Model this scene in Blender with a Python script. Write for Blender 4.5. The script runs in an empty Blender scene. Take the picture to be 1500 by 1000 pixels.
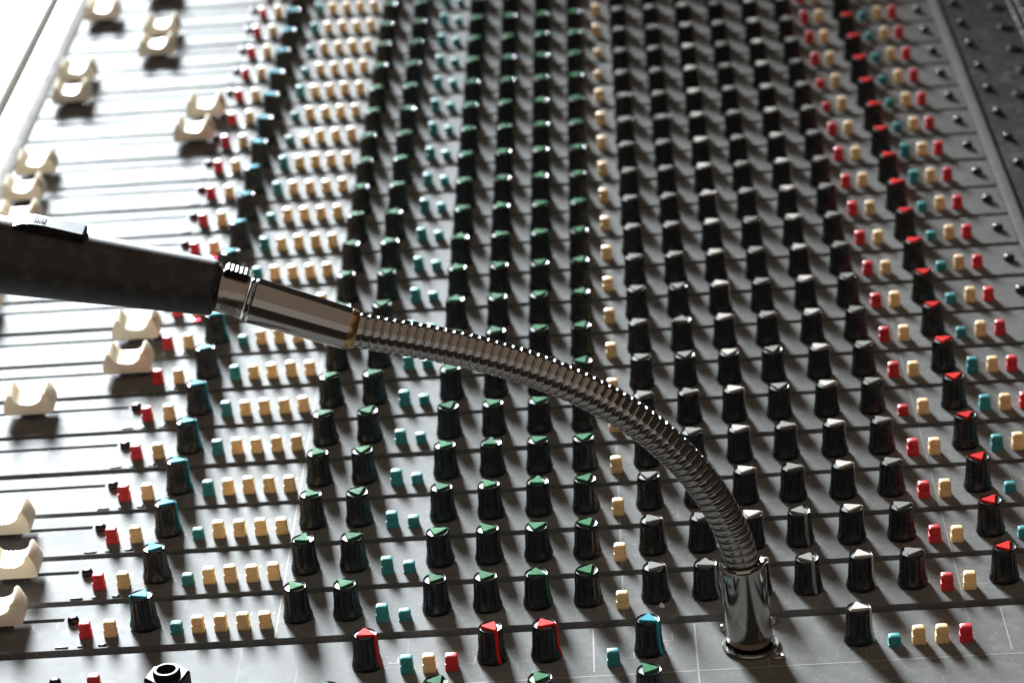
import bpy, bmesh, math, random
from mathutils import Vector, Matrix
random.seed(7)
sc = bpy.context.scene
COL = sc.collection
P = 0.038                                     # one channel pitch in metres; all shapes below are in pitches
# ------------------------------------------------------------------ camera, world, lamps, exposure
cd = bpy.data.cameras.new('camera'); cam = bpy.data.objects.new('camera', cd); COL.objects.link(cam)
cam.location = (3.46152*P, -25.8544*P, 14.4434*P)
cam.rotation_euler = (1.149168, 0.0698391, 0.01178)
cd.sensor_fit = 'HORIZONTAL'; cd.sensor_width = 36; cd.lens = 36*4320.16/1500
cd.clip_start = 0.02; cd.clip_end = 60
cd.dof.use_dof = True; cd.dof.focus_distance = 28.6*P; cd.dof.aperture_fstop = 16
sc.camera = cam
w = bpy.data.worlds.new('World'); sc.world = w; w.use_nodes = True
bg = w.node_tree.nodes['Background']; bg.inputs[0].default_value = (1.0, 0.86, 0.72, 1); bg.inputs[1].default_value = 0.035
def area(name, loc, target, sx, sy, power, color):
    l = bpy.data.lights.new(name, 'AREA'); l.shape = 'RECTANGLE'; l.size = sx; l.size_y = sy; l.energy = power; l.color = color
    o = bpy.data.objects.new(name, l); COL.objects.link(o); o.location = loc
    o.rotation_euler = (Vector(target)-Vector(loc)).to_track_quat('-Z', 'Y').to_euler()
    return o
# the window beyond the desk (behind, to the left) and two added fill lamps standing in for bounce off unseen wall and ceiling
win = area('window_light', (-23.0*P, 80*P, 27.5*P), (-8.3*P, 4.6*P, 10.6*P), 0.70, 0.88, 56, (0.865, 0.948, 1.0))
win.data.spread = math.radians(35)              # beam narrowed so that the light falls off to the side
area('wall_fill_light', (0.3, -3.2, 1.12), (0.3, 0, 1.12), 4.4, 2.15, 13.0, (1.0, 0.92, 0.84))
area('ceiling_fill_light', (0.3, -0.95, 2.2), (0.3, -0.9501, 0), 4.4, 4.45, 17.5, (1.0, 0.77, 0.57))
sc.view_settings.view_transform = 'Standard'; sc.view_settings.look = 'None'
sc.view_settings.exposure = 0; sc.view_settings.gamma = 1
sc.render.engine = 'CYCLES'
# ------------------------------------------------------------------ materials
def new_mat(name):
    m = bpy.data.materials.new(name); m.use_nodes = True
    nt = m.node_tree; return m, nt, nt.nodes['Principled BSDF']
def nd(nt, t, **kw):
    n = nt.nodes.new(t)
    for k, v in kw.items(): setattr(n, k, v)
    return n
def noise(nt, scale, detail=4, rough=0.6, vec=None):
    n = nd(nt, 'ShaderNodeTexNoise'); n.inputs['Scale'].default_value = scale
    n.inputs['Detail'].default_value = detail; n.inputs['Roughness'].default_value = rough
    if vec: nt.links.new(vec, n.inputs['Vector'])
    return n.outputs['Fac']
def ramp(nt, fac, a, b, va=0.0, vb=1.0):
    r = nd(nt, 'ShaderNodeMapRange'); r.inputs['From Min'].default_value = a; r.inputs['From Max'].default_value = b
    r.inputs['To Min'].default_value = va; r.inputs['To Max'].default_value = vb
    nt.links.new(fac, r.inputs['Value']); return r.outputs['Result']
def mixc(nt, fac, a, b):
    m = nd(nt, 'ShaderNodeMix', data_type='RGBA')
    if isinstance(fac, (int, float)): m.inputs['Factor'].default_value = fac
    else: nt.links.new(fac, m.inputs['Factor'])
    for s, v in (('A', a), ('B', b)):
        k = [i for i in m.inputs if i.name == s and i.type == 'RGBA'][0]
        if isinstance(v, tuple): k.default_value = (*v, 1)
        else: nt.links.new(v, k)
    return [o for o in m.outputs if o.type == 'RGBA'][0]
def math2(nt, op, a, b):
    m = nd(nt, 'ShaderNodeMath', operation=op)
    for i, v in enumerate((a, b)):
        if isinstance(v, (int, float)): m.inputs[i].default_value = v
        else: nt.links.new(v, m.inputs[i])
    return m.outputs[0]
def bump(nt, b, h, strength, dist):
    n = nd(nt, 'ShaderNodeBump'); n.inputs['Strength'].default_value = strength; n.inputs['Distance'].default_value = dist
    nt.links.new(h, n.inputs['Height']); nt.links.new(n.outputs[0], b.inputs['Normal'])
def plastic(name, col, rough, spec=0.5, sss=0.0, wear=0.12, dust=(0.30, 0.28, 0.25), scale=300):
    m, nt, b = new_mat(name)
    tc = nd(nt, 'ShaderNodeTexCoord'); oi = nd(nt, 'ShaderNodeObjectInfo')
    ad = nd(nt, 'ShaderNodeVectorMath', operation='ADD'); nt.links.new(tc.outputs['Object'], ad.inputs[0])
    cmb = nd(nt, 'ShaderNodeCombineXYZ'); nt.links.new(oi.outputs['Random'], cmb.inputs[0]); nt.links.new(oi.outputs['Random'], cmb.inputs[1])
    nt.links.new(cmb.outputs[0], ad.inputs[1]); v = ad.outputs[0]
    n1 = noise(nt, scale, 5, 0.65, v); n2 = noise(nt, scale*4, 3, 0.6, v)
    # piece to piece variation and a thin film of dust
    val = ramp(nt, oi.outputs['Random'], 0, 1, 0.86, 1.12)
    hsv = nd(nt, 'ShaderNodeHueSaturation'); hsv.inputs['Color'].default_value = (*col, 1); nt.links.new(val, hsv.inputs['Value'])
    d = math2(nt, 'MULTIPLY', ramp(nt, n1, 0.48, 0.78), wear)
    nt.links.new(mixc(nt, d, hsv.outputs[0], dust), b.inputs['Base Color'])
    nt.links.new(math2(nt, 'ADD', ramp(nt, n1, 0.3, 0.8, rough*0.8, rough*1.25), ramp(nt, n2, 0.4, 0.8, 0, 0.06)), b.inputs['Roughness'])
    b.inputs['Specular IOR Level'].default_value = spec
    if sss:
        b.inputs['Subsurface Weight'].default_value = sss; b.inputs['Subsurface Scale'].default_value = 0.0022
        b.inputs['Subsurface Radius'].default_value = (1.0, 0.7, 0.4)
    bump(nt, b, n2, 0.03 if max(col) < 0.03 else 0.10, 0.0002)
    return m
def panel_mat(name, base, rough):
    m, nt, b = new_mat(name)
    tc = nd(nt, 'ShaderNodeNewGeometry'); v = tc.outputs['Position']
    big = noise(nt, 22, 5, 0.65, v); mid = noise(nt, 160, 5, 0.7, v); fine = noise(nt, 1500, 3, 0.7, v); speck = noise(nt, 900, 2, 0.5, v)
    mp = nd(nt, 'ShaderNodeMapping'); nt.links.new(v, mp.inputs[0]); mp.inputs['Scale'].default_value = (9, 700, 9); mp.inputs['Rotation'].default_value = (0, 0, 0.35)
    scr = noise(nt, 1.0, 3, 0.55, mp.outputs[0])
    mp2 = nd(nt, 'ShaderNodeMapping'); nt.links.new(v, mp2.inputs[0]); mp2.inputs['Scale'].default_value = (600, 11, 9); mp2.inputs['Rotation'].default_value = (0, 0, 0.2)
    scr2 = noise(nt, 1.0, 3, 0.55, mp2.outputs[0])
    dust = math2(nt, 'MULTIPLY', ramp(nt, mid, 0.45, 0.80), ramp(nt, big, 0.35, 0.68, 0.05, 1.0))
    dots = ramp(nt, speck, 0.67, 0.72, 0, 0.75)
    scm = math2(nt, 'ADD', ramp(nt, scr, 0.68, 0.73, 0, 0.25), ramp(nt, scr2, 0.665, 0.72, 0, 0.32))
    f = math2(nt, 'MINIMUM', math2(nt, 'ADD', math2(nt, 'ADD', math2(nt, 'MULTIPLY', dust, 0.60), dots), scm), 0.8)
    nt.links.new(mixc(nt, f, base, (0.33, 0.315, 0.295)), b.inputs['Base Color'])
    r = math2(nt, 'ADD', ramp(nt, big, 0.3, 0.75, rough-0.04, rough+0.06), math2(nt, 'ADD', ramp(nt, mid, 0.35, 0.8, -0.03, 0.07), math2(nt, 'MULTIPLY', dots, 0.3)))
    nt.links.new(r, b.inputs['Roughness'])
    b.inputs['Specular IOR Level'].default_value = 0.021
    h = math2(nt, 'ADD', math2(nt, 'MULTIPLY', fine, 1.0), math2(nt, 'ADD', math2(nt, 'MULTIPLY', mid, 0.5), math2(nt, 'MULTIPLY', scm, -0.8)))
    bump(nt, b, h, 0.22, 0.0003)
    return m
def metal(name, col, rough, dirt=0.1):
    m, nt, b = new_mat(name)
    tc = nd(nt, 'ShaderNodeTexCoord'); n1 = noise(nt, 180, 5, 0.65, tc.outputs['Object']); n2 = noise(nt, 1400, 3, 0.6, tc.outputs['Object'])
    nt.links.new(mixc(nt, math2(nt, 'MULTIPLY', ramp(nt, n1, 0.5, 0.8), dirt), col, (0.10, 0.085, 0.07)), b.inputs['Base Color'])
    nt.links.new(ramp(nt, n1, 0.3, 0.8, rough*0.7, rough*1.7), b.inputs['Roughness'])
    b.inputs['Metallic'].default_value = 1.0
    bump(nt, b, n2, 0.04, 0.0001)
    return m
def flat(name, col, rough=0.6, emit=None, es=0):
    m, nt, b = new_mat(name); b.inputs['Base Color'].default_value = (*col, 1); b.inputs['Specular IOR Level'].default_value = 0.06 if 'ink' in name or 'lens' in name else 0.5; b.inputs['Roughness'].default_value = rough
    if emit: b.inputs['Emission Color'].default_value = (*emit, 1); b.inputs['Emission Strength'].default_value = es
    return m
M = dict(
    panel=panel_mat('panel_paint', (0.138, 0.135, 0.130), 0.57),
    rear=panel_mat('rear_paint', (0.040, 0.038, 0.036), 0.6),
    trim=plastic('trim_paint', (0.62, 0.60, 0.57), 0.45, 0.4, 0, 0.2, scale=60),
    edge=plastic('beige_edge_plastic', (0.17, 0.155, 0.14), 0.7, 0.02, 0, 0.2, scale=60),
    arm=plastic('armrest_vinyl', (0.62, 0.58, 0.53), 0.5, 0.4, 0, 0.25, scale=50),
    black=plastic('black_plastic', (0.008, 0.008, 0.009), 0.26, 0.28, 0, 0.015),
    disc=plastic('knob_cap_plastic', (0.060, 0.060, 0.060), 0.52, 0.4, 0, 0.10),
    nut=plastic('black_nut_plastic', (0.010, 0.010, 0.011), 0.5, 0.12, 0, 0.1),
    body=flat('dark_cavity', (0.006, 0.006, 0.006), 0.7),
    green=plastic('green_plastic', (0.020, 0.130, 0.045), 0.60, 0.02, 0, 0.10),
    red=plastic('red_plastic', (0.62, 0.022, 0.020), 0.60, 0.02, 0, 0.06),
    blue=plastic('blue_plastic', (0.035, 0.30, 0.38), 0.60, 0.02, 0, 0.08),
    white=plastic('white_plastic', (0.54, 0.50, 0.45), 0.60, 0.02, 0, 0.08),
    grey=plastic('grey_plastic', (0.235, 0.225, 0.20), 0.60, 0.02, 0, 0.10),
    cream=plastic('cream_plastic', (0.74, 0.51, 0.25), 0.44, 0.2, 0.30, 0.06),
    redb=plastic('red_button_plastic', (0.55, 0.020, 0.026), 0.40, 0.3, 0.35, 0.05),
    teal=plastic('teal_plastic', (0.048, 0.235, 0.245), 0.46, 0.07, 0.25, 0.07),
    fader=plastic('ivory_plastic', (0.78, 0.69, 0.54), 0.36, 0.4, 0.25, 0.07, scale=150),
    line=flat('white_line', (0.85, 0.83, 0.80), 0.4),
    chrome=metal('chrome', (0.34, 0.325, 0.31), 0.10),
    nickel=metal('nickel', (0.36, 0.33, 0.30), 0.24, 0.25),
    brass=metal('worn_brass', (0.50, 0.33, 0.16), 0.25, 0.3),
    screw=metal('black_screw_steel', (0.035, 0.035, 0.038), 0.28, 0.1),
    mic=plastic('microphone_paint', (0.026, 0.024, 0.023), 0.55, 0.4, 0, 0.25, scale=120),
    ink=flat('white_ink', (0.30, 0.285, 0.255), 0.55),
    led=flat('led_lens', (0.12, 0.085, 0.085), 0.5),
    ledg=flat('green_led_lens', (0.07, 0.17, 0.12), 0.5),
    ledk=flat('black_led_lens', (0.008, 0.008, 0.008), 0.12),
    lit=flat('lit_red_led', (0.5, 0.02, 0.05), 0.3, (1.0, 0.07, 0.16), 6.0),
    table=plastic('table_wood', (0.30, 0.22, 0.15), 0.5, 0.4, 0, 0.2, scale=20),
)
# ------------------------------------------------------------------ mesh helpers (all in pitches, scaled by P on linking)
def mesh_of(bm, name, mat, smooth=True):
    me = bpy.data.meshes.new(name)
    for v in bm.verts: v.co *= P
    bmesh.ops.recalc_face_normals(bm, faces=bm.faces)
    if smooth:
        for f in bm.faces: f.smooth = True
        for e in bm.edges:
            if len(e.link_faces) == 2 and e.calc_face_angle(0) > 0.7: e.smooth = False
    bm.to_mesh(me); bm.free()
    for m in (mat if isinstance(mat, (list, tuple)) else [mat]): me.materials.append(m)
    return me
def put(name, me, parent=None, loc=(0, 0, 0), rz=0.0, label=None):
    o = bpy.data.objects.new(name, me); COL.objects.link(o)
    o.location = (loc[0]*P, loc[1]*P, loc[2]*P); o.rotation_euler = (0, 0, rz)
    if parent: o.parent = parent
    if label: o['label'] = label
    return o
def thing(name, label, cat, loc=(0, 0, 0)):
    o = bpy.data.objects.new(name, None); COL.objects.link(o); o.location = Vector(loc)*P
    o.empty_display_size = 0.02
    o['label'] = label; o['category'] = cat; return o
def loft(bm, rings, cap0=True, cap1=True, mi=0):
    vs = [[bm.verts.new(p) for p in r] for r in rings]; n = len(vs[0])
    for a, b in zip(vs, vs[1:]):
        for i in range(n): bm.faces.new((a[i], a[(i+1) % n], b[(i+1) % n], b[i])).material_index = mi
    if cap0: bm.faces.new(vs[0][::-1]).material_index = mi
    if cap1: bm.faces.new(vs[-1]).material_index = mi
    return vs
def circ(r, z, n=32, c=(0, 0), flute=0.0, nf=18):
    return [(c[0]+(r+flute*math.cos(nf*2*math.pi*i/n))*math.cos(2*math.pi*i/n), c[1]+(r+flute*math.cos(nf*2*math.pi*i/n))*math.sin(2*math.pi*i/n), z) for i in range(n)]
def lathe(bm, prof, n=32, c=(0, 0), cap0=True, cap1=True): return loft(bm, [circ(r, z, n, c) for r, z in prof], cap0, cap1)
def rrect(hx, hy, z, r, seg=3, c=(0, 0)):
    out = []
    for k, (sx, sy) in enumerate(((1, 1), (-1, 1), (-1, -1), (1, -1))):
        for i in range(seg+1):
            a = math.pi/2*(k+i/seg)
            out.append((c[0]+sx*(hx-r)+r*math.cos(a), c[1]+sy*(hy-r)+r*math.sin(a), z))
    return out
def box(bm, x0, x1, y0, y1, z0, z1):
    loft(bm, [[(x0, y0, z), (x1, y0, z), (x1, y1, z), (x0, y1, z)] for z in (z0, z1)])
def bbox(x0, x1, y0, y1, z0, z1, bev=0.015, seg=2):
    bm = bmesh.new(); box(bm, x0, x1, y0, y1, z0, z1)
    bmesh.ops.bevel(bm, geom=bm.edges[:], offset=bev, segments=seg, affect='EDGES', profile=0.5); return bm
def slab_with_holes(x0, x1, y0, y1, z0, z1, holes, bev=0.012):
    """a plate with rectangular cut-outs that go right through it"""
    bm = bmesh.new()
    xs = sorted({x0, x1, *[h[0] for h in holes], *[h[1] for h in holes]}); ys = sorted({y0, y1, *[h[2] for h in holes], *[h[3] for h in holes]})
    V = {}
    def g(i, j, z):
        if (i, j, z) not in V:
            x, y = xs[i], ys[j]
            V[(i, j, z)] = bm.verts.new((x, y, z))
        return V[(i, j, z)]
    solid = lambda i, j: 0 <= i < len(xs)-1 and 0 <= j < len(ys)-1 and not any(h[0] <= xs[i] < h[1] and h[2] <= ys[j] < h[3] for h in holes)
    for i in range(len(xs)-1):
        for j in range(len(ys)-1):
            if not solid(i, j): continue
            bm.faces.new((g(i, j, z1), g(i+1, j, z1), g(i+1, j+1, z1), g(i, j+1, z1)))
            for di, dj, a, b in ((-1, 0, (i, j), (i, j+1)), (1, 0, (i+1, j+1), (i+1, j)), (0, -1, (i+1, j), (i, j)), (0, 1, (i, j+1), (i+1, j+1))):
                if not solid(i+di, j+dj):
                    bm.faces.new((g(*a, z0), g(*b, z0), g(*b, z1), g(*a, z1)))
    ed = [e for e in bm.edges if len(e.link_faces) == 2 and e.calc_face_angle(0) > 1 and abs(e.verts[0].co.z-z1) < 1e-6 and abs(e.verts[1].co.z-z1) < 1e-6]
    bmesh.ops.bevel(bm, geom=ed, offset=bev, segments=2, affect='EDGES', profile=0.5)
    return bm
# ------------------------------------------------------------------ the console
desk = thing('mixing_console', 'large dark grey mixing console covered with rows of knobs, buttons and faders', 'mixing console')
NCH = 22; GAP = 0.056
X0, X1 = -5.125, 8.43
bm = bmesh.new(); box(bm, -6.6, 11.4, -4.6, NCH+1.2, -2.2, -0.42)
put('console_body', mesh_of(bm, 'console_body', M['body'], False), desk)
SL0, SL1, SY = -5.07, -2.40, 0.185
strip_me = mesh_of(slab_with_holes(X0, X1, -0.48+GAP, 0.52-GAP, -0.40, 0, [(SL0, SL1, SY-0.036, SY+0.036)]), 'channel_strip', M['panel'], False)
# legends printed on each strip: section dividers and little scale ticks round the knobs
KN = dict(pan=[-1.545], eq=[0.0, 0.50, 1.397, 1.905, 2.412, 2.915], aux=[3.590, 4.095, 4.600, 5.105, 5.632, 6.142], gain=[7.05])
def quad_line(bm, a, b, wd, z=0.0015):
    a = Vector((a[0], a[1], z)); b = Vector((b[0], b[1], z)); d = (b-a).normalized()*wd/2; n = Vector((-d.y, d.x, 0))
    bm.faces.new([bm.verts.new(p) for p in (a-n, b-n, b+n, a+n)])
def ticks(bm, x, y, r0=0.20, r1=0.232, n=11, wd=0.011):
    for k in range(n):
        a = math.radians(-150+300*k/(n-1))
        quad_line(bm, (x+r0*math.cos(a), y+r0*math.sin(a)), (x+r1*math.cos(a), y+r1*math.sin(a)), wd)
bm = bmesh.new()
for x in (-0.205, 3.262, 6.605): quad_line(bm, (x, -0.425), (x, 0.465), 0.010)
for g in KN.values():
    for x in g: ticks(bm, x, 0)
for k in range(11): quad_line(bm, (-4.95+k*0.25, 0.03), (-4.95+k*0.25, 0.09), 0.012)
for x in (-2.13, -1.88, -0.985, -0.765, -0.54, -0.316, 6.468, 6.694, 7.37, 7.597, 7.82):
    for k in range(random.randint(2, 4)):
        quad_line(bm, (x-0.05+k*0.035, 0.06), (x-0.05+k*0.035, 0.06+random.uniform(0.04, 0.075)), 0.012)
mark_me = mesh_of(bm, 'printed_legend', M['ink'], False)
# knob body: flared skirt, fluted barrel, glossy rim and a shallow recessed cap
def knob_mesh():
    bm = bmesh.new(); n = 54
    prof = [(0.149, 0.004, 0.0), (0.152, 0.014, 0.0), (0.1495, 0.038, 0.001), (0.1395, 0.066, 0.003), (0.1300, 0.100, 0.0045), (0.1240, 0.150, 0.005), (0.1212, 0.22, 0.005),
            (0.1185, 0.310, 0.004), (0.1172, 0.335, 0.002), (0.1155, 0.349, 0), (0.1110, 0.355, 0), (0.1055, 0.353, 0), (0.1035, 0.345, 0)]
    vs = loft(bm, [circ(r, z, n, flute=f) for r, z, f in prof], True, False)
    c = bm.verts.new((0, 0, 0.3455)); r = vs[-1]
    for i in range(n): bm.faces.new((r[i], r[(i+1) % n], c)).material_index = 1
    return mesh_of(bm, 'knob', [M['black'], M['disc']])
KNOB = knob_mesh()
def pointer_mesh(mat):
    bm = bmesh.new()
    pts = [(0.126, 0.0)] + [(0.106*math.cos(a), 0.106*math.sin(a)) for a in (math.radians(122), math.radians(238))]
    # triangle plate with softened corners
    def ring(z, s, r):
        out = []
        for k in range(3):
            p = Vector(pts[k]); q0 = Vector(pts[k-1]); q1 = Vector(pts[(k+1) % 3])
            a = p+(q0-p).normalized()*r; b = p+(q1-p).normalized()*r
            for t in (0, 0.5, 1):
                v = (1-t)**2*a+2*t*(1-t)*p+t*t*b
                out.append((v.x*s, v.y*s, z))
        return out
    loft(bm, [ring(0.340, 1.0, 0.026), ring(0.364, 1.0, 0.026), ring(0.371, 0.92, 0.030)])
    # indicator line running from the tip down the side of the barrel
    ln = [(0.104, 0.364), (0.1235, 0.359), (0.1270, 0.340), (0.1295, 0.22), (0.1325, 0.150), (0.1385, 0.100), (0.147, 0.066), (0.1545, 0.038), (0.1565, 0.014)]
    hw = 0.019; prev = None
    for r, z in ln:
        row = [bm.verts.new((r-0.014, -hw, z)), bm.verts.new((r, -hw*0.75, z)), bm.verts.new((r, hw*0.75, z)), bm.verts.new((r-0.014, hw, z))]
        if prev:
            for i in range(3): bm.faces.new((prev[i], prev[i+1], row[i+1], row[i]))
        prev = row
    return mesh_of(bm, 'pointer', mat)
PT = {c: pointer_mesh(M[c]) for c in ('green', 'red', 'blue', 'white', 'grey')}
def knob(x, y, colour, deg, name='knob'):
    o = put(name, KNOB, desk, (x, y-0.03, 0), math.radians(deg), 'black knob with %s pointer' % colour)
    o.rotation_euler.x = random.gauss(0, 0.010); o.rotation_euler.y = random.gauss(0, 0.010)
    put('pointer', PT[colour], o)
    return o
# push button: wide foot, narrow waist, softened cap
def button_mesh(mat, name):
    bm = bmesh.new()
    R = [(0.064, 0.056, -0.08, 0.016), (0.064, 0.056, 0.066, 0.016), (0.061, 0.053, 0.073, 0.016), (0.0555, 0.048, 0.075, 0.016), (0.0555, 0.048, 0.083, 0.016),
         (0.0605, 0.0535, 0.086, 0.018), (0.0590, 0.052, 0.140, 0.019), (0.0565, 0.0495, 0.151, 0.02), (0.050, 0.043, 0.157, 0.02)]
    loft(bm, [rrect(hx, hy, z, r) for hx, hy, z, r in R])
    return mesh_of(bm, name, mat)
BT = {c: button_mesh(M[m], 'button') for c, m in (('cream', 'cream'), ('red', 'redb'), ('teal', 'teal'))}
def button(x, y, colour, pressed=False, name='push_button'):
    o = put(name, BT[colour], desk, (x+random.gauss(0, 0.002), y+random.gauss(0, 0.003), -0.062 if pressed else random.gauss(0, 0.005)), random.gauss(0, 0.03), '%s push button%s' % (colour, ' pressed in' if pressed else ''))
    return o
# screws: domed head with a cross slot
def screw_mesh(r, h):
    bm = bmesh.new(); n = 24
    prof = [(r, 0.0), (r*1.0, h*0.35), (r*0.9, h*0.7), (r*0.68, h*0.92), (r*0.4, h)]
    vs = lathe(bm, prof, n, cap0=False, cap1=True)
    me_top = h
    for a in (0.5, 0.5+math.pi/2):
        c, s = math.cos(a), math.sin(a)
        L, wd = r*0.52, r*0.085
        q = [(c*L-s*wd, s*L+c*wd), (-c*L-s*wd, -s*L+c*wd), (-c*L+s*wd, -s*L-c*wd), (c*L+s*wd, s*L-c*wd)]
        loft(bm, [[(x, y, h*0.72) for x, y in q], [(x, y, h*1.008) for x, y in q]], False, True, 1)
    return mesh_of(bm, 'screw', [M['screw'], M['body']])
SCREW = screw_mesh(0.060, 0.062); SCREWS = screw_mesh(0.035, 0.03); SCREWR = screw_mesh(0.068, 0.075)
# fader cap: ivory saddle with index lines across it
def fader_mesh():
    bm = bmesh.new()
    pr = [(-0.262, 0.0), (-0.283, 0.012), (-0.290, 0.055), (-0.283, 0.095), (-0.262, 0.150), (-0.228, 0.215), (-0.205, 0.228), (-0.185, 0.212)]
    for i in range(13):
        a = math.pi*(1-i/12); pr.append((0.175*math.cos(a), 0.205-0.098*math.sin(a)**0.85))
    pr += [(0.185, 0.212), (0.205, 0.228), (0.228, 0.215), (0.262, 0.150), (0.283, 0.095), (0.290, 0.055), (0.283, 0.012), (0.262, 0.0)]
    rows = []
    for y, sx, dz in ((-0.195, 0.965, 0.0), (-0.190, 0.985, 0.004), (-0.175, 1, 0.006), (0.175, 1, 0.006), (0.190, 0.985, 0.004), (0.195, 0.965, 0.0)):
        rows.append([(x*sx, y+(0.010 if z > 0.1 and y < 0 else -0.010 if z > 0.1 else 0), z*1.12*(1+dz) if z > 0.05 else z) for x, z in pr])
    loft(bm, rows, True, True)
    return mesh_of(bm, 'fader_cap', M['fader'])
FADER = fader_mesh()
bm = bmesh.new()
for x in (-0.085, -0.04, 0.005):
    box(bm, x-0.006, x+0.006, -0.172, 0.172, 0.100, 0.137)
FLINE = mesh_of(bm, 'index_line', M['line'], False)
bm = bmesh.new(); box(bm, -0.09, 0.09, -0.018, 0.018, -0.38, 0.01); box(bm, -0.14, 0.14, -0.05, 0.05, -0.055, 0.004)
FSTEM = mesh_of(bm, 'fader_stem', M['black'], False)
fader_x = {0: -3.07, 1: -3.075, 2: -3.315, 3: -4.55, 4: -4.72, 5: -3.54, 6: -2.515, 7: -2.545, 8: -4.70, 9: -4.86, 10: -4.80, 11: -4.66, 12: -4.77, 13: -4.745,
           14: -2.615, 15: -2.55, 16: -4.695, 17: -4.745, 18: -3.635, 19: -3.68, 20: -4.77, 21: -3.9}
# small oval indicator lenses
def lens_mesh(mat, hx, hy):
    bm = bmesh.new(); loft(bm, [rrect(hx, hy, 0.001, hy*0.98, 4), rrect(hx, hy, 0.003, hy*0.98, 4), rrect(hx*0.9, hy*0.7, 0.006, hy*0.68, 4)], False); return mesh_of(bm, 'indicator_lens', mat)
LENS = {k: lens_mesh(M[k], 0.070 if k == 'led' else 0.060 if k == 'lit' else 0.045, 0.030 if k == 'lit' else 0.020) for k in ('led', 'ledg', 'ledk', 'lit')}
PRESS_T = {0, 1, 2, 7, 8, 11, 14, 15, 17, 18}          # teal beside the blue knob pushed in
PRESS_T4 = {0, 1, 2, 6, 7, 8, 9, 10, 13, 14, 15, 16, 17, 18}
PRESS_RB2 = {4, 14, 15}
PRESS_C = {16, 17}
PAN = [190, 120, -12, -8, -10, -12, 110, -15, 60, 130, 20, 150, 10, 160, 200, 170, 190, 150, 120, 160, 170, 90]
eqbase = {0: 122, 1: 30, 2: 118, 3: 120, 4: 20, 5: 55}
auxc = ['grey', 'grey', 'white', 'grey', 'white', 'grey']
EQ0 = {(0, 0): 122, (0, 1): 126, (0, 2): 120, (0, 3): 122, (0, 4): -30, (0, 5): 58, (1, 4): 20, (1, 5): 55, (2, 3): 118, (3, 3): 85, (3, 5): 30, (6, 5): 62, (7, 5): 66}
AUX0 = {(0, 0): -3, (0, 1): -35, (0, 3): -62, (0, 4): -20, (0, 5): 8, (1, 3): -58, (1, 4): 12, (1, 5): 12, (6, 1): -160}
for j in range(NCH):
    s = put('channel_strip', strip_me, desk, (0, j+random.gauss(0, 0.004), random.uniform(-0.008, 0.0))); put('printed_legend', mark_me, s)
    put('screw', SCREW, desk, (-2.30, j+0.13, 0), random.uniform(0, 3))
    put('screw', SCREWS, desk, (-5.098 if False else -4.995, j+0.31 if False else j+0.188, -0.02), random.uniform(0, 3))
    put('screw', SCREWR, desk, (8.235, j, 0), random.uniform(0, 3))
    f = put('fader_cap', FADER, desk, (fader_x[j], j+SY, 0.070), random.gauss(0, 0.01), 'ivory saddle shaped fader cap')
    put('index_line', FLINE, f); put('fader_stem', FSTEM, f, (0, 0, 0))
    put('indicator_lens', LENS['led'], desk, (-2.345, j-0.375, 0)); put('indicator_lens', LENS['ledg'], desk, (-2.145, j-0.372, 0))
    if j in (8, 10): put('indicator_lens', LENS['lit'], desk, (-1.885, j-0.36, 0), 0, 'glowing red indicator light')
    else: put('indicator_lens', LENS['ledk'], desk, (-1.935, j-0.37, 0))
    for x, c, pr, nm in ((-2.13, 'red', 0, 0), (-1.878, 'cream', 0, 0), (-1.21, 'teal', j in PRESS_T, 0), (-0.988, 'cream', j == 14, 1), (-0.766, 'cream', 0, 1), (-0.540, 'cream', 0, 1), (-0.316, 'cream', 0, 1),
                         (0.857, 'teal', 0, 0), (1.081, 'teal', 1, 0), (3.253, 'cream', j in PRESS_C, 0), (6.468, 'red', j in PRESS_RB2, 0), (6.694, 'cream', 0, 0),
                         (7.370, 'teal', j in PRESS_T4, 0), (7.597, 'cream', 0, 0), (7.820, 'red', 0, 0)):
        button(x, j-0.170, c, bool(pr), 'routing_button' if nm else 'push_button')
    knob(KN['pan'][0], j, 'blue', PAN[j]+random.gauss(0, 4), 'pan_knob')
    for k, x in enumerate(KN['eq']):
        a = EQ0.get((j, k))
        if a is None:
            b = eqbase[k] if random.random() < 0.75 else random.choice((10, 30, 60, 100, 125))
            if j > 8: b = random.choice((5, 12, 20, 30, 40, 60)) if random.random() < 0.85 else 120
            if k < 3 and j > 3 and random.random() < 0.4: b = random.choice((15, 30, 60))
            a = b+random.gauss(0, 12)
        knob(x, j, 'green', a)
    for k, x in enumerate(KN['aux']):
        a = AUX0.get((j, k), random.choice((0, 8, 15, 20))+random.gauss(0, 8))
        knob(x, j, auxc[k], a)
    knob(KN['gain'][0], j, 'red', (57, 55, 50, 42, 32, 18, 22, 30, 12)[j] if j < 9 else random.gauss(20, 14))
# ------------------------------------------------------------------ master section nearest the camera
ms = put('master_panel', mesh_of(slab_with_holes(X0, X1, -4.4, -0.575, -0.40, 0, []), 'master_panel', M['panel'], False), desk)
bm = bmesh.new()
quad_line(bm, (1.0, -1.495), (8.2, -1.495), 0.016)
quad_line(bm, (2.952, -0.60), (2.952, -1.42), 0.016); quad_line(bm, (3.945, -0.60), (3.945, -3.2), 0.016); quad_line(bm, (6.932, -0.60), (6.932, -1.42), 0.014)
for x, y in ((0.755, -1.03), (1.972, -1.03), (2.493, -1.03), (3.493, -1.05), (5.512, -1.05)): ticks(bm, x, y)
def bracket(x, y):
    quad_line(bm, (x, y), (x+0.10, y), 0.012); quad_line(bm, (x+0.10, y), (x+0.10, y+0.13), 0.012)
for x, y in ((1.70, -1.12), (3.24, -1.20), (0.95, -1.05), (3.62, -0.90)): bracket(x, y)
put('printed_legend', mesh_of(bm, 'master_legend', M['ink'], False), ms)
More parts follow.
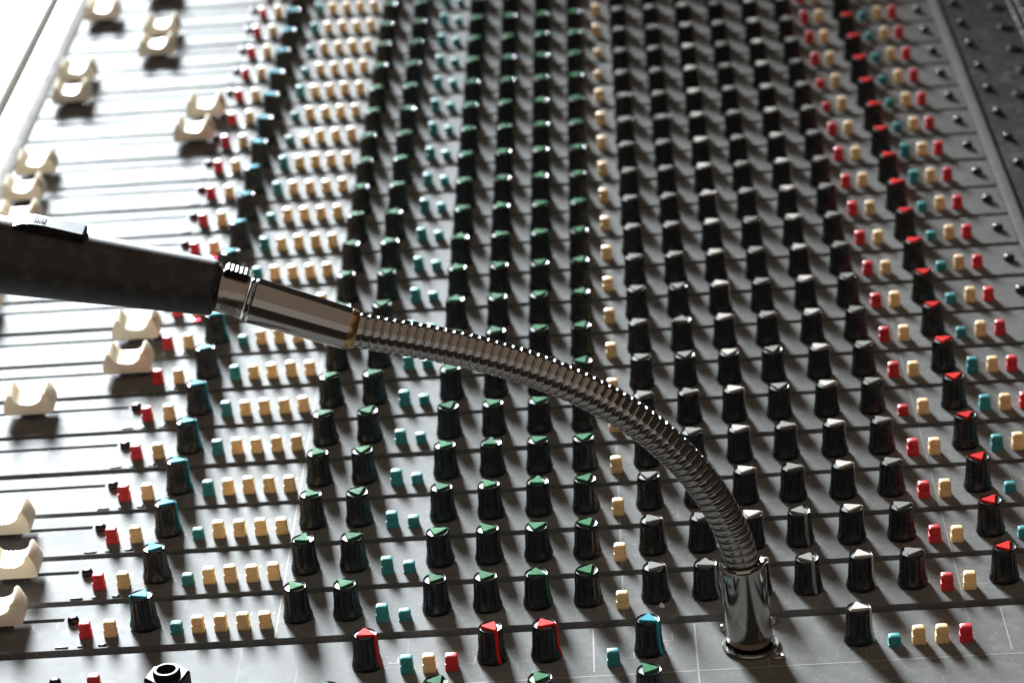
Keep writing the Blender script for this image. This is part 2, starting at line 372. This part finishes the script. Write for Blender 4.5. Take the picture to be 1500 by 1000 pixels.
for x, y, c, d in ((0.753, -1.03, 'red', -27), (1.971, -1.03, 'red', -60), (2.493, -1.03, 'red', -12), (3.493, -1.05, 'blue', -40), (5.512, -1.05, 'white', -22),
                   (0.460, -2.0, 'green', 118), (1.470, -2.0, 'green', 60), (2.463, -2.02, 'green', 122), (3.472, -1.99, 'green', 120)):
    knob(x, y, c, d)
for x, y, c, pr in ((1.149, -1.20, 'teal', 0), (1.362, -1.21, 'cream', 0), (1.585, -1.20, 'red', 0), (3.143, -1.28, 'teal', 0), (5.84, -1.20, 'teal', 1), (6.077, -1.18, 'cream', 0), (6.297, -1.18, 'cream', 0),
                    (6.524, -1.19, 'red', 0), (-1.88, -1.25, 'red', 0)):
    button(x, y, c, bool(pr))
put('screw', SCREW, desk, (-2.295, -1.09, 0), 0.4)
# hexagonal nut and threaded ring of the headphone socket
bm = bmesh.new()
hexr = lambda r, z, c=0: [(r*math.cos(math.pi/3*i+0.25), r*math.sin(math.pi/3*i+0.25), z) for i in range(6)]
h6 = [hexr(0.225, 0.0), hexr(0.225, 0.150), hexr(0.205, 0.172)]
loft(bm, h6, False, True)
jn = put('jack_socket', mesh_of(bm, 'jack_nut', M['nut'], False), desk, (-1.16, -1.30, 0), 0, 'large black hexagonal nut of a jack socket')
bm = bmesh.new()
lathe(bm, [(0.135, 0.172), (0.135, 0.185), (0.128, 0.190), (0.135, 0.196), (0.128, 0.202), (0.132, 0.208), (0.118, 0.222), (0.096, 0.222), (0.092, 0.210), (0.092, 0.02), (0.0, 0.02)], 36, cap0=False, cap1=False)
put('threaded_ring', mesh_of(bm, 'threaded_ring', M['nut']), jn)
bm = bmesh.new()
tri = [(3.615, -0.235), (3.665, -0.255), (3.640, -0.165)]
loft(bm, [[(x, y, 0.003) for x, y in tri], [(x, y+0.01, 0.022) for x, y in tri]])
put('paint_flake', mesh_of(bm, 'paint_flake', M['line'], False), desk)
# ------------------------------------------------------------------ front trim, armrest, rear edge and connector panel
def prism_y(prof, y0, y1):
    bm = bmesh.new(); loft(bm, [[(x, y, z) for x, z in prof] for y in (y0, y1)]); return bm
tr = put('front_trim', mesh_of(prism_y([(-5.300, 0.050), (-5.315, 0.060), (-5.635, 0.066), (-5.655, 0.050), (-5.655, -0.40), (-5.300, -0.40)], -4.5, NCH+1.0), 'front_trim', M['trim']), desk)
put('trim_edge', mesh_of(prism_y([(-5.147, -0.40), (-5.147, -0.006), (-5.160, 0.004), (-5.285, 0.046), (-5.298, 0.044), (-5.298, -0.40)], -4.5, NCH+1.0), 'trim_edge', M['edge']), tr, label='beige bevelled edge of the front trim')
put('armrest', mesh_of(bbox(-8.6, -5.755, -4.5, NCH+1.0, -0.9, 0.16, 0.05, 4), 'armrest', M['arm']), desk)
put('rear_bar', mesh_of(bbox(8.445, 8.60, -4.4, NCH+0.6, -0.40, 0.006, 0.010, 2), 'rear_bar', M['panel']), desk)
put('connector_panel', mesh_of(slab_with_holes(8.665, 11.3, -4.4, NCH+0.6, -0.40, -0.01, []), 'connector_panel', M['rear'], False), desk)
bm = bmesh.new()
lathe(bm, [(0.13, 0.0), (0.13, 0.03), (0.10, 0.035), (0.10, 0.05), (0.09, 0.06), (0.065, 0.06), (0.06, 0.0), (0.0, 0.0)], 20, cap0=False, cap1=False)
SOCK = mesh_of(bm, 'jack_socket', M['body'])
for j in range(6, NCH):
    put('screw', SCREWR, desk, (8.82, j+0.25, -0.01), random.uniform(0, 3))
    put('jack_socket', SOCK, desk, (9.24+random.choice((0, 0.2)), j-0.05, -0.02))
for x in (9.66, 9.80):
    put('edge_rail', mesh_of(bbox(x-0.016, x+0.016, 4.0, NCH+0.6, -0.01, 0.02, 0.006, 1), 'edge_rail', M['nickel']), desk)
# ------------------------------------------------------------------ the chrome gooseneck
gn = thing('gooseneck', 'chrome gooseneck arm rising from the panel and bending left to the microphone', 'gooseneck', (4.47, -1.08, 0))
YP = -1.08
def frame_from(d):
    d = d.normalized(); up = Vector((0, 1, 0)); s = d.cross(up).normalized(); return s, up.copy() if abs(d.dot(up)) < 1e-6 else s.cross(d).normalized()
def tube(prof, a, b, n=40, caps=True):
    """lathe along the axis a>b; prof = (distance from a, radius)"""
    bm = bmesh.new(); a = Vector(a); b = Vector(b); d = (b-a).normalized(); s, u = frame_from(d)
    loft(bm, [[tuple(a+d*t+s*r*math.cos(2*math.pi*i/n)+u*r*math.sin(2*math.pi*i/n)) for i in range(n)] for t, r in prof], caps, caps)
    return bm
org = Vector((4.47, YP, 0))
def gput(name, bm, mat, parent=gn, label=None, smooth=True, origin=org):
    for v in bm.verts: v.co -= origin
    return put(name, mesh_of(bm, name, mat, smooth), parent, label=label)
base = Vector((4.47, YP, 0)); top = Vector((4.415, YP, 0.935))
gput('base_post', tube([(0.0, 0.212), (0.012, 0.222), (0.86, 0.221), (0.905, 0.219), (0.925, 0.213), (0.935, 0.203), (0.925, 0.180), (0.70, 0.176)], base, top, 56), M['chrome'])
bm = bmesh.new(); lathe(bm, [(0.278, 0.0), (0.280, 0.02), (0.270, 0.034), (0.240, 0.034), (0.231, 0.02), (0.230, 0.0)], 48, (4.47, YP), False, False)
gput('flange', bm, M['nickel'])
for x, y, r in ((4.235, -0.745, 0.055), (4.712, -0.66, 0.055)):
    bm = bmesh.new(); lathe(bm, [(r, 0.0), (r, 0.012), (r*0.9, 0.035), (r*0.6, 0.052), (r*0.2, 0.058)], 20, (x, y), False)
    gput('screw', bm, M['nickel'])
bm = bmesh.new(); lathe(bm, [(0.068, 0.0), (0.066, 0.016), (0.052, 0.026), (0.038, 0.022), (0.030, 0.004), (0.0, 0.004)], 24, (4.71, -1.315), False, False)
gput('eyelet', bm, M['nickel'])
path = [(4.425, 0.80), (4.415, 0.95), (4.40, 1.087), (4.298, 1.459), (4.089, 1.834), (3.818, 2.21), (3.484, 2.54), (3.055, 2.834), (2.627, 3.066), (2.072, 3.283), (1.578, 3.420), (0.99, 3.545), (0.85, 3.597)]
def spline(pts, n):
    pts = [Vector((x, YP, z)) for x, z in pts]; q = [pts[0]*2-pts[1]]+pts+[pts[-1]*2-pts[-2]]; out = []
    for i in range(1, len(q)-2):
        for k in range(n):
            t = k/n; a, b, c, d = q[i-1], q[i], q[i+1], q[i+2]
            out.append(0.5*((2*b)+(c-a)*t+(2*a-5*b+4*c-d)*t*t+(3*b-a-3*c+d)*t**3))
    out.append(q[-2]); return out
for _ in range(2):                                  # relax the hand-read points so the bend is even
    path = [path[0]]+[((a[0]+2*b[0]+c[0])/4, (a[1]+2*b[1]+c[1])/4) for a, b, c in zip(path, path[1:], path[2:])]+[path[-1]]
dense = spline(path, 40)
L = [0.0]
for a, b in zip(dense, dense[1:]): L.append(L[-1]+(b-a).length)
def at(s):
    s = max(0.0, min(L[-1]-1e-5, s)); lo, hi = 0, len(L)-1
    while hi-lo > 1:
        m = (lo+hi)//2
        if L[m] <= s: lo = m
        else: hi = m
    t = (s-L[lo])/(L[hi]-L[lo]); return dense[lo].lerp(dense[hi], t), (dense[hi]-dense[lo]).normalized()
PITCH = 0.0785; NT = 36
prof = [(0.0, 0.1500), (0.06, 0.1505), (0.075, 0.1557), (0.095, 0.1615), (0.13, 0.1649), (0.19, 0.1666), (0.30, 0.1673), (0.5, 0.1675), (0.70, 0.1673), (0.81, 0.1666), (0.87, 0.1649), (0.905, 0.1615), (0.925, 0.1557), (0.94, 0.1505)]
nco = int((L[-1]-0.02)/PITCH); rings = []
for c in range(nco):
    for f, r in prof:
        ring = []
        for i in range(NT):
            th = 2*math.pi*i/NT
            p, d = at((c+f+i/NT)*PITCH-0.02); s = d.cross(Vector((0, 1, 0))).normalized()
            ring.append(p+s*r*math.cos(th)+Vector((0, 1, 0))*r*math.sin(th))
        rings.append(ring)
bm = bmesh.new(); vs = [[bm.verts.new(p) for p in r] for r in rings]; npf = len(prof)
for k in range(len(vs)-1):
    for i in range(NT):
        if i < NT-1: bm.faces.new((vs[k][i], vs[k][i+1], vs[k+1][i+1], vs[k+1][i]))
        elif k+npf+1 < len(vs):
            pass
    a, b = k+npf, k+npf+1                            # close the helix: last column meets the first column one coil on
    if b < len(vs): bm.faces.new((vs[k][NT-1], vs[a][0], vs[b][0], vs[k+1][NT-1]))
gput('flexible_tube', bm, M['chrome'])
# plug end: nose ring, sleeve, ribbed collar with its latch
sA = Vector((0.038, YP, 3.925)); sB = Vector((0.905, YP, 3.577)); dS = (sB-sA).normalized(); ls = (sB-sA).length
gput('nose_ring', tube([(ls-0.02, 0.19), (ls-0.015, 0.196), (ls+0.04, 0.190), (ls+0.075, 0.166), (ls+0.08, 0.130)], sA, sB), M['brass'])
gput('plug_sleeve', tube([(0.0, 0.150), (0.0, 0.200), (0.012, 0.212), (0.05, 0.214), (ls-0.10, 0.197), (ls-0.015, 0.195), (ls-0.012, 0.150)], sA, sB, 56), M['chrome'])
gput('sleeve_ring', tube([(-0.045, 0.17), (-0.045, 0.196), (-0.035, 0.206), (-0.012, 0.206), (-0.004, 0.195), (-0.004, 0.15)], sA, sB, 48), M['chrome'])
cA = sA-dS*0.33
col = gput('plug_collar', tube([(0.0, 0.150), (0.0, 0.190), (0.012, 0.197), (0.26, 0.199), (0.275, 0.194), (0.278, 0.15)], cA, sB, 56), M['nickel'])
nS, _ = frame_from(dS); nS = nS if nS.z > 0 else -nS
bm = bmesh.new()                                      # serrated latch on top of the collar
pts = [(0.015, 0.17), (0.018, 0.235), (0.035, 0.256)]
for k in range(5): pts += [(0.046+k*0.042, 0.262), (0.058+k*0.042, 0.262), (0.068+k*0.042, 0.253)]
pts += [(0.262, 0.256), (0.250, 0.236), (0.235, 0.17)]
loft(bm, [[tuple(cA+dS*t+nS*h+Vector((0, y, 0))) for t, h in pts] for y in (-0.075, -0.065, 0.065, 0.075)])
gput('latch', bm, M['nut'], label='dark serrated release latch', smooth=False)
for r0 in (0.085, 0.165):                            # worn lettering rows engraved on the collar, too small to read
    bm = bmesh.new()
    for k in range(9):
        for i in range(2):
            th0 = math.radians(-70+13*0+ (r0-0.085)*330 + i*9); th1 = th0+math.radians(6)
            row = []
            for t in (0.075+k*0.017, 0.085+k*0.017):
                for th in (th0, th1):
                    row.append(cA+dS*t+nS*(0.2005*math.sin(th+math.pi/2-0.9))+Vector((0, -0.2005*math.cos(th+math.pi/2-0.9), 0)))
            bm.faces.new([bm.verts.new(p) for p in (row[0], row[1], row[3], row[2])])
    for v in bm.verts: v.co -= org
    put('engraving', mesh_of(bm, 'engraving', M['screw'], False), col)
# ------------------------------------------------------------------ the microphone plugged on its end
mA = Vector((-0.275, YP, 4.063)); mB = Vector((-2.201, YP, 4.519)); dM = (mB-mA).normalized()
mic = thing('microphone', 'dark handheld microphone with a slide switch plugged onto the gooseneck', 'microphone', tuple(mA))
def mput(name, bm, mat, label=None, smooth=True, parent=None):
    for v in bm.verts: v.co -= mA
    return put(name, mesh_of(bm, name, mat, smooth), parent or mic, label=label)
mput('handle', tube([(0.02, 0.17), (0.0, 0.19), (0.0, 0.235), (0.012, 0.252), (0.04, 0.260), (0.5, 0.285), (1.0, 0.309), (2.0, 0.355), (3.0, 0.395), (3.6, 0.42), (3.72, 0.43), (3.75, 0.40)], mA, mB, 64), M['mic'])
mput('socket_ring', tube([(-0.035, 0.15), (-0.035, 0.205), (-0.02, 0.215), (0.0, 0.215), (0.01, 0.19)], mA, mB, 48), M['black'])
nM, _ = frame_from(dM); nM = nM if nM.z > 0 else -nM
bm = bmesh.new()
prf = [(1.23, 0.290), (1.235, 0.362), (1.25, 0.372), (1.45, 0.388), (1.62, 0.400), (1.70, 0.399), (1.80, 0.385), (1.88, 0.350), (1.90, 0.30)]
loft(bm, [[tuple(mA+dM*t+nM*h*s+Vector((0, y, 0))) for t, h in prf] for y, s in ((-0.135, 0.955), (-0.115, 1.0), (0.115, 1.0), (0.135, 0.955))])
sw = mput('switch_plate', bm, M['nut'], 'raised black slide switch plate', False)
bm = bmesh.new()
for k in range(5):
    t = 1.60+k*0.022; loft(bm, [[tuple(mA+dM*tt+nM*h+Vector((0, y, 0))) for tt, h in ((t, 0.38), (t+0.004, 0.408), (t+0.012, 0.408), (t+0.016, 0.38))] for y in (-0.06, 0.06)])
mput('switch_slider', bm, M['nut'], None, False, sw)
bm = tube([(3.74, 0.40), (3.76, 0.50), (3.86, 0.50), (3.88, 0.46)], mA, mB, 48)
mput('head_ring', bm, M['nickel'])
bm = tube([(3.87, 0.46)]+[(4.45-0.62*math.cos(a), max(0.02, 0.66*math.sin(a))) for a in [math.radians(22+158*i/14) for i in range(15)]], mA, mB, 40)
mput('grille', bm, M['nickel'])
# ------------------------------------------------------------------ the table under the console
bm = bmesh.new(); box(bm, -16, 20, -9, 40, -2.5, -2.22)
tb = put('table_top', mesh_of(bm, 'table_top', M['table'], False)); tb['kind'] = 'structure'
